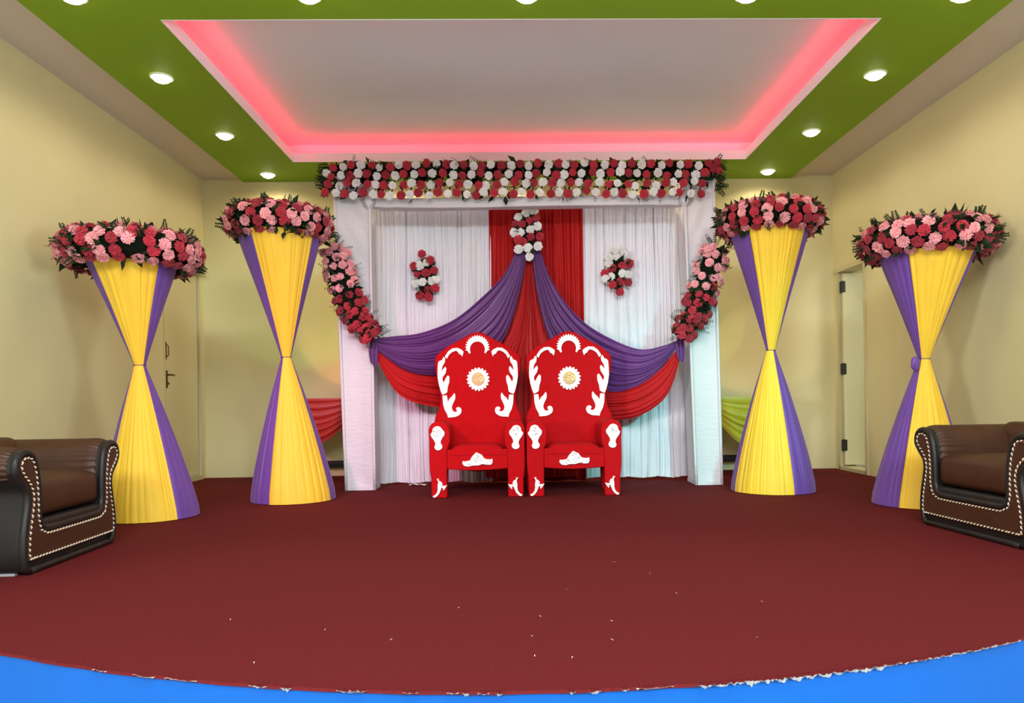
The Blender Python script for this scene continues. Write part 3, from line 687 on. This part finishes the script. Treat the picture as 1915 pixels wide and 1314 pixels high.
birdF = [(172,938),(190,950),(212,940),(205,962),(215,978),(240,985),(262,1025),(245,1045),(300,1045),(328,1035),(300,1080),(270,1115),(258,1095),(275,1075),(245,1075),(232,1110),(210,1160),(180,1195),(150,1215),(125,1212),(118,1190),(150,1178),(180,1140),(190,1090),(188,1040),(198,995),(190,970)]
def throne(label, loc, rz):
    t = thing('throne', label, 'throne', loc, rz, 'pair of red thrones')
    YBK = 0.44
    half = [(0, 619), (12, 621), (22, 627), (40, 636), (62, 647), (80, 660), (86, 668), (85, 690), (79, 715), (75, 742), (77, 758), (85, 775), (88, 790), (88, 872)]
    pol = [(h*SB*.94, .757+(746-y)*SB) for h, y in half]; pol = pol+[(-x, z) for x, z in pol[::-1] if x > 0]
    mb = MB(); mb.prism(pol, YBK, YBK+.13); mb.build('backrest', MT['velvet'], t, bevel=.025, bseg=3)
    yo = YBK-.014
    def orn(name, pts, y0, parent=t, m='orn', th=.015):
        mb = MB(); mb.prism(pts, y0, y0+th+.004); return mb.build(name, MT[m], parent, bevel=.003, bseg=1)
    for s in (-1, 1):
        for nm, pp in (('leaf_ornament', leafA), ('scroll_ornament', scrollB), ('curl_ornament', curlC)):
            pts = [back_pt(u, v) for u, v in pp]
            if s > 0: pts = [(-x, z) for x, z in pts][::-1]
            orn(nm, pts, yo)
    # serrated crown arch
    out = []; cxx, cvv = 697+5, 240
    nT = 17
    for i in range(nT*2+1):
        a = math.radians(lerp(196, -16, i/(nT*2))); r = 174 if i % 2 else 146
        out.append(back_pt(cxx+r*math.cos(a), cvv-r*math.sin(a)))
    inn = [back_pt(cxx+95, 312), back_pt(cxx+110, 320)][::-1]
    for i in range(17):
        a = math.radians(lerp(-25, 205, i/16)); inn.append(back_pt(cxx+102*math.cos(a), 262-102*math.sin(a)))
    orn('crown_ornament', out+inn+[back_pt(cxx-112, 322)], yo)
    # rosette with gold disc
    ros = []
    for i in range(114):
        a = 2*PI*i/114; r = 128+32*abs(math.sin(9.5*a))**.7
        ros.append(back_pt(706+r*math.cos(a), 660-r*math.sin(a)))
    ro = orn('rosette', ros, yo)
    gd = [back_pt(706+87*math.cos(2*PI*i/32), 656-87*math.sin(2*PI*i/32)) for i in range(32)]
    orn('gold_disc', gd, yo-.006, ro, 'gold', .008)
    # arms and front legs
    prof = [(.366, .213), (.369, .283), (.368, .445), (.373, .523), (.364, .555), (.347, .580), (.310, .593), (.262, .588), (.225, .565), (.210, .525), (.210, .433), (.232, .37), (.232, .213)]
    for s in (-1, 1):
        pr = [(s*x, z) for x, z in prof]; pr = pr[::-1] if s < 0 else pr
        mb = MB(); mb.prism(pr, .075, .50); mb.build('arm', MT['velvet'], t, bevel=.016, bseg=3)
        full = [(s*.236, 0), (s*.355, 0), (s*.357, .149)]+[(s*x, z) for x, z in prof[:-1]]+[(s*.234, .30)]
        mb = MB(); mb.prism(full, 0.0, .10); mb.build('front_post', MT['velvet'], t, bevel=.012, bseg=3)
        mb = MB(); mb.prism([(s*.27, 0), (s*.36, 0), (s*.37, .25), (s*.26, .25)], .46, .56); mb.build('leg', MT['velvet'], t, bevel=.008)
        for nm, pp, cnt in (('arm_ornament', mirrorD, 22), ('bird_ornament', birdF, 0)):
            pts = [front_pt(u+14, v) for u, v in pp]
            if s > 0: pts = [(-x, z) for x, z in pts][::-1]
            oo = orn(nm, pts, -.013, t)
            if cnt:
                sp = MB()
                for i in range(cnt):
                    a = random.random()*6.28; r = math.sqrt(random.random()); u, v = 198+62*r*math.cos(a), 290+75*r*math.sin(a)
                    x, z = front_pt(u+14, v); x = -x if s > 0 else x; q = random.uniform(.003, .005)
                    sp.prism([(x-q, z), (x, z-q*.6), (x+q, z), (x, z+q*.6)], -.0145, -.012)
                stuff(sp.build('perforations', MT['speck'], oo))
    # seat
    mb = MB(); mb.prism([(-.236, .222), (-.12, .213), (0, .209), (.12, .213), (.236, .222), (.236, .372), (-.236, .372)], .012, .07); mb.build('seat_rail', MT['velvet'], t, bevel=.008)
    def seat(u, v):
        x = lerp(-.215, .215, u); y = lerp(.006, .45, v); e = min(1, 6*u, 6*(1-u), 6*v+.15)
        return (x, y, .352+.05*math.sqrt(e)+.008*math.sin(PI*u)*math.sin(PI*v))
    mb = MB(); mb.grid(seat, 24, 24); mb.grid(lambda u, v: (lerp(-.215, .215, u), .006, lerp(.33, .352+.05*math.sqrt(min(1, 6*u, 6*(1-u), .15)), v)), 24, 1)
    mb.build('seat_cushion', MT['velvet'], t, smooth=True)
    mb = MB(); mb.grid(lambda u, v: (lerp(-.22, .22, u), lerp(.05, .46, v), .235-.055*math.sin(PI*u)*math.sin(PI*v)), 16, 10); mb.build('seat_webbing', MT['velvet'], t, smooth=True)
    pts = [front_pt(u, v) for u, v in railE]; pts = [(x+.005, z) for x, z in pts]
    oo = orn('rail_ornament', pts, -.002)
    sp = MB()
    for i in range(34):
        u = random.uniform(580, 970); v = random.uniform(700, 755)
        if i % 2: u = random.uniform(690, 850); v = random.uniform(600, 700)
        if v < 640: u = 770+(u-770)*.5
        x, z = front_pt(u, v); x += .005; q = random.uniform(.0035, .0055)
        sp.prism([(x-q, z), (x, z-q*.6), (x+q, z), (x, z+q*.6)], -.0035, -.001)
    stuff(sp.build('perforations', MT['speck'], oo))
throne('red velvet throne with white carvings, the left of the pair', (-.292, 5.72, 0), .02)
throne('red velvet throne with white carvings, the right of the pair', (.4585, 5.72, 0), 0.0)

# ------------------------------------------------------------------ armchairs
def armchair(label, loc, rz):
    t = thing('leather_armchair', label, 'armchair', loc, rz, 'brown leather armchairs')
    half = [(.30, .006), (.37, .008), (.405, .03), (.418, .09), (.412, .18), (.392, .27), (.380, .335), (.392, .38), (.432, .42), (.466, .47), (.460, .52), (.425, .553), (.372, .558), (.325, .535), (.300, .485), (.285, .42), (.278, .34), (.277, .25), (.268, .213), (.24, .202), (.18, .20)]
    half = [(x*.98, z) for x, z in half]
    poly = half+[(-x, z) for x, z in half[::-1]]
    poly = resample(poly, .02)
    mb = MB(); mb.prism(poly, .012, .64); mb.build('body', MT['dleather'], t, bevel=.01)
    pan = [(x, max(z, .066)) for x, z in inset(poly, .028)]
    mb = MB(); mb.prism(pan, -.010, .02); fp = mb.build('front_panel', MT['leather'], t, bevel=.006)
    pp = inset(poly, .011)
    mb = MB(); mb.tube([(x, .004, z) for x, z in pp], .017, 8, closed=True); mb.build('edge_piping', MT['dleather'], t, smooth=True)
    st = MB(); path = [(x, max(z, .072)) for x, z in inset(poly, .034)]; path = path+[path[0]]; acc = 0; step = .025
    for i in range(len(path)-1):
        a = Vector(path[i]); b = Vector(path[i+1]); L = (b-a).length
        if L < 1e-6: continue
        d = (b-a)/L; nrm = Vector((-d.y, d.x)); s = step-acc if acc else 0
        while s < L:
            c = a+d*s; e = d*.0078+nrm*.0036
            st.tube([(c.x-e.x, -.011, c.y-e.y), (c.x, -.0145, c.y), (c.x+e.x, -.011, c.y+e.y)], [.0022, .0042, .0022], 5)
            s += step
        acc = (acc+L) % step
    stuff(st.build('stitching', MT['stitch'], fp))
    # rolled brown arm pads, gathered at the front end
    for s in (-1, 1):
        pad = [(.268, .25), (.27, .36), (.276, .44), (.288, .50), (.312, .545), (.368, .572), (.428, .567), (.470, .53), (.479, .475), (.452, .43)]
        def fn(u, v, s=s, pad=pad):
            p = catmull([(a, 0, b) for a, b in pad], u); y = lerp(.030, .60, v)
            g = math.exp(-v*9); w = .0035*g*math.sin(u*130+2*math.sin(u*17))-.016*max(0, 1-v*14)**2
            nx = p.x-.37; nz = p.z-.46; L = math.hypot(nx, nz)+1e-6
            return (s*(p.x+nx/L*w)*.98, y, p.z+nz/L*w)
        mb = MB(); mb.grid(fn, 120, 24); mb.build('arm_pad', MT['leather'], t, smooth=True)
    # seat cushion and the dark band under it
    mb = MB(); mb.box(-.266, .266, .0, .52, .185, .235); mb.build('seat_band', MT['dleather'], t, bevel=.015)
    def cush(u, v):
        q = 2*PI*u; sg = lambda c: math.copysign(abs(c)**.38, c)
        y = .28+.275*sg(math.cos(q)); z = .325+.092*sg(math.sin(q)); x = lerp(-.262, .262, v); e = min(1, (v*(1-v))*60)**.5
        return (x, .28+(y-.28)*(.93+.07*e), .325+(z-.325)*(.75+.25*e)+.012*math.sin(PI*v)*max(0, math.sin(q)))
    mb = MB(); mb.grid(cush, 40, 24, True); mb.build('seat_cushion', MT['leather'], t, smooth=True)
    def backf(u, v):
        q = 2*PI*u; sg = lambda c: math.copysign(abs(c)**.6, c)
        x = lerp(-.36, .36, v); e = min(1, (v*(1-v))*40)**.5
        return (x, .54+.10*sg(math.cos(q))*(.7+.3*e), .40+.19*sg(math.sin(q))*(.85+.15*e))
    mb = MB(); mb.grid(backf, 36, 24, True); mb.build('backrest', MT['leather'], t, smooth=True)
    mb = MB(); mb.prism([(-.365, .03), (.365, .03), (.37, .30), (.345, .535), (.27, .555), (-.27, .555), (-.345, .535), (-.37, .30)], .58, .67); mb.build('back_panel', MT['dleather'], t, bevel=.02)
    for sx in (-1, 1):
        for yy in (.05, .54):
            mb = MB(); mb.box(sx*.32-.035, sx*.32+.035, yy, yy+.06, 0, .03); mb.build('foot', MT['black'], t)
    mb = MB(); mb.box(-.384, -.36, .05, .60, .001, .012); mb.build('floor_glide', MT['steel'], t)
    return t
armchair('brown leather armchair with white stitching at the left edge', (-2.195, 3.715, 0), math.radians(92.5))
armchair('brown leather armchair with white stitching at the right edge', (2.408, 3.876, 0), math.radians(-85.5))

# ------------------------------------------------------------------ draped side tables
def side_table(label, x, y, w, d, h, m, seed, zlow):
    t = thing('draped_table', label, 'table', (x, y, 0), 0, 'small draped tables')
    mb = MB(); mb.box(-w/2, w/2, -d/2, d/2, h-.025, h-.003); mb.build('table_top', MT['black'], t)
    for sx in (-1, 1):
        for sy in (-1, 1):
            mb = MB(); mb.box(sx*(w/2-.09)-.018, sx*(w/2-.09)+.018, sy*(d/2-.04)-.018, sy*(d/2-.04)+.018, 0, h-.02); mb.build('leg', MT['black'], t)
    for sy in (-1, 1):
        mb = MB(); mb.box(-w/2+.05, w/2-.05, sy*(d/2-.04)-.012, sy*(d/2-.04)+.012, .13, .17); mb.build('stretcher', MT['black'], t)
    mb = MB(); mb.box(-w/2-.004, w/2+.004, -d/2-.004, d/2+.004, h-.004, h); mb.build('cloth_top', MT[m], t, bevel=.003)
    rng = random.Random(seed); cr = crease(rng, -.05, 1.05, .10, .22)
    def fn(u, v):
        sag = (1-(2*abs(u-.5))**1.6); drop = .10+(h-zlow-.10)*sag
        z = h-.002-drop*v
        dd = cr(v)*.045*math.sin(PI*u)*(.4+.6*v)+.008
        return (lerp(-w/2-.004, w/2+.004, u), -d/2-.004-dd, z)
    mb = MB(); mb.grid(fn, 60, 60); mb.build('cloth_front', MT[m], t, smooth=True)
side_table('small table under red satin cloth left of the backdrop', -1.87, 7.22, .80, .42, .79, 'tred', 61, .36)
side_table('small table under olive yellow satin cloth right of the backdrop', 2.24, 7.22, .78, .42, .752, 'tgreen', 62, .27)

# ------------------------------------------------------------------ small litter on the carpet
mb = MB(); mb.grid(lambda u, v: (-.865+(u-.5)*.15, 6.60+(v-.5)*.06+.02*math.sin(u*6), .004+.012*abs(math.sin(u*7+v*3))), 10, 5)
tag(mb.build('paper_scrap', MT['paper']), 'crumpled white paper scrap on the carpet beside the left throne', 'paper')
fl = MB()
for (x, y) in [(.08, 2.569), (.614, 2.835), (-.766, 2.165), (.05, 2.175), (.159, 2.155), (.296, 2.305), (-.637, 2.465), (.198, 2.921), (.571, 3.161), (.047, 2.357), (-.212, 2.694), (.32, 2.5), (-.4, 2.35), (.9, 2.7), (.45, 3.4), (-1.0, 2.6), (.75, 2.3), (-.3, 3.6)]:
    a = random.random()*3; L = random.uniform(.003, .007); dx, dy = math.cos(a)*L, math.sin(a)*L; w = .0011
    n0 = len(fl.v); fl.v += [(x-dx-w, y-dy, .002), (x-dx+w, y-dy+w, .002), (x+dx+w, y+dy, .004), (x+dx-w, y+dy-w, .004)]; fl.f.append((n0, n0+1, n0+2, n0+3))
stuff(tag(fl.build('lint_flecks', MT['paper']), 'tiny pale lint flecks scattered on the carpet', 'lint'))
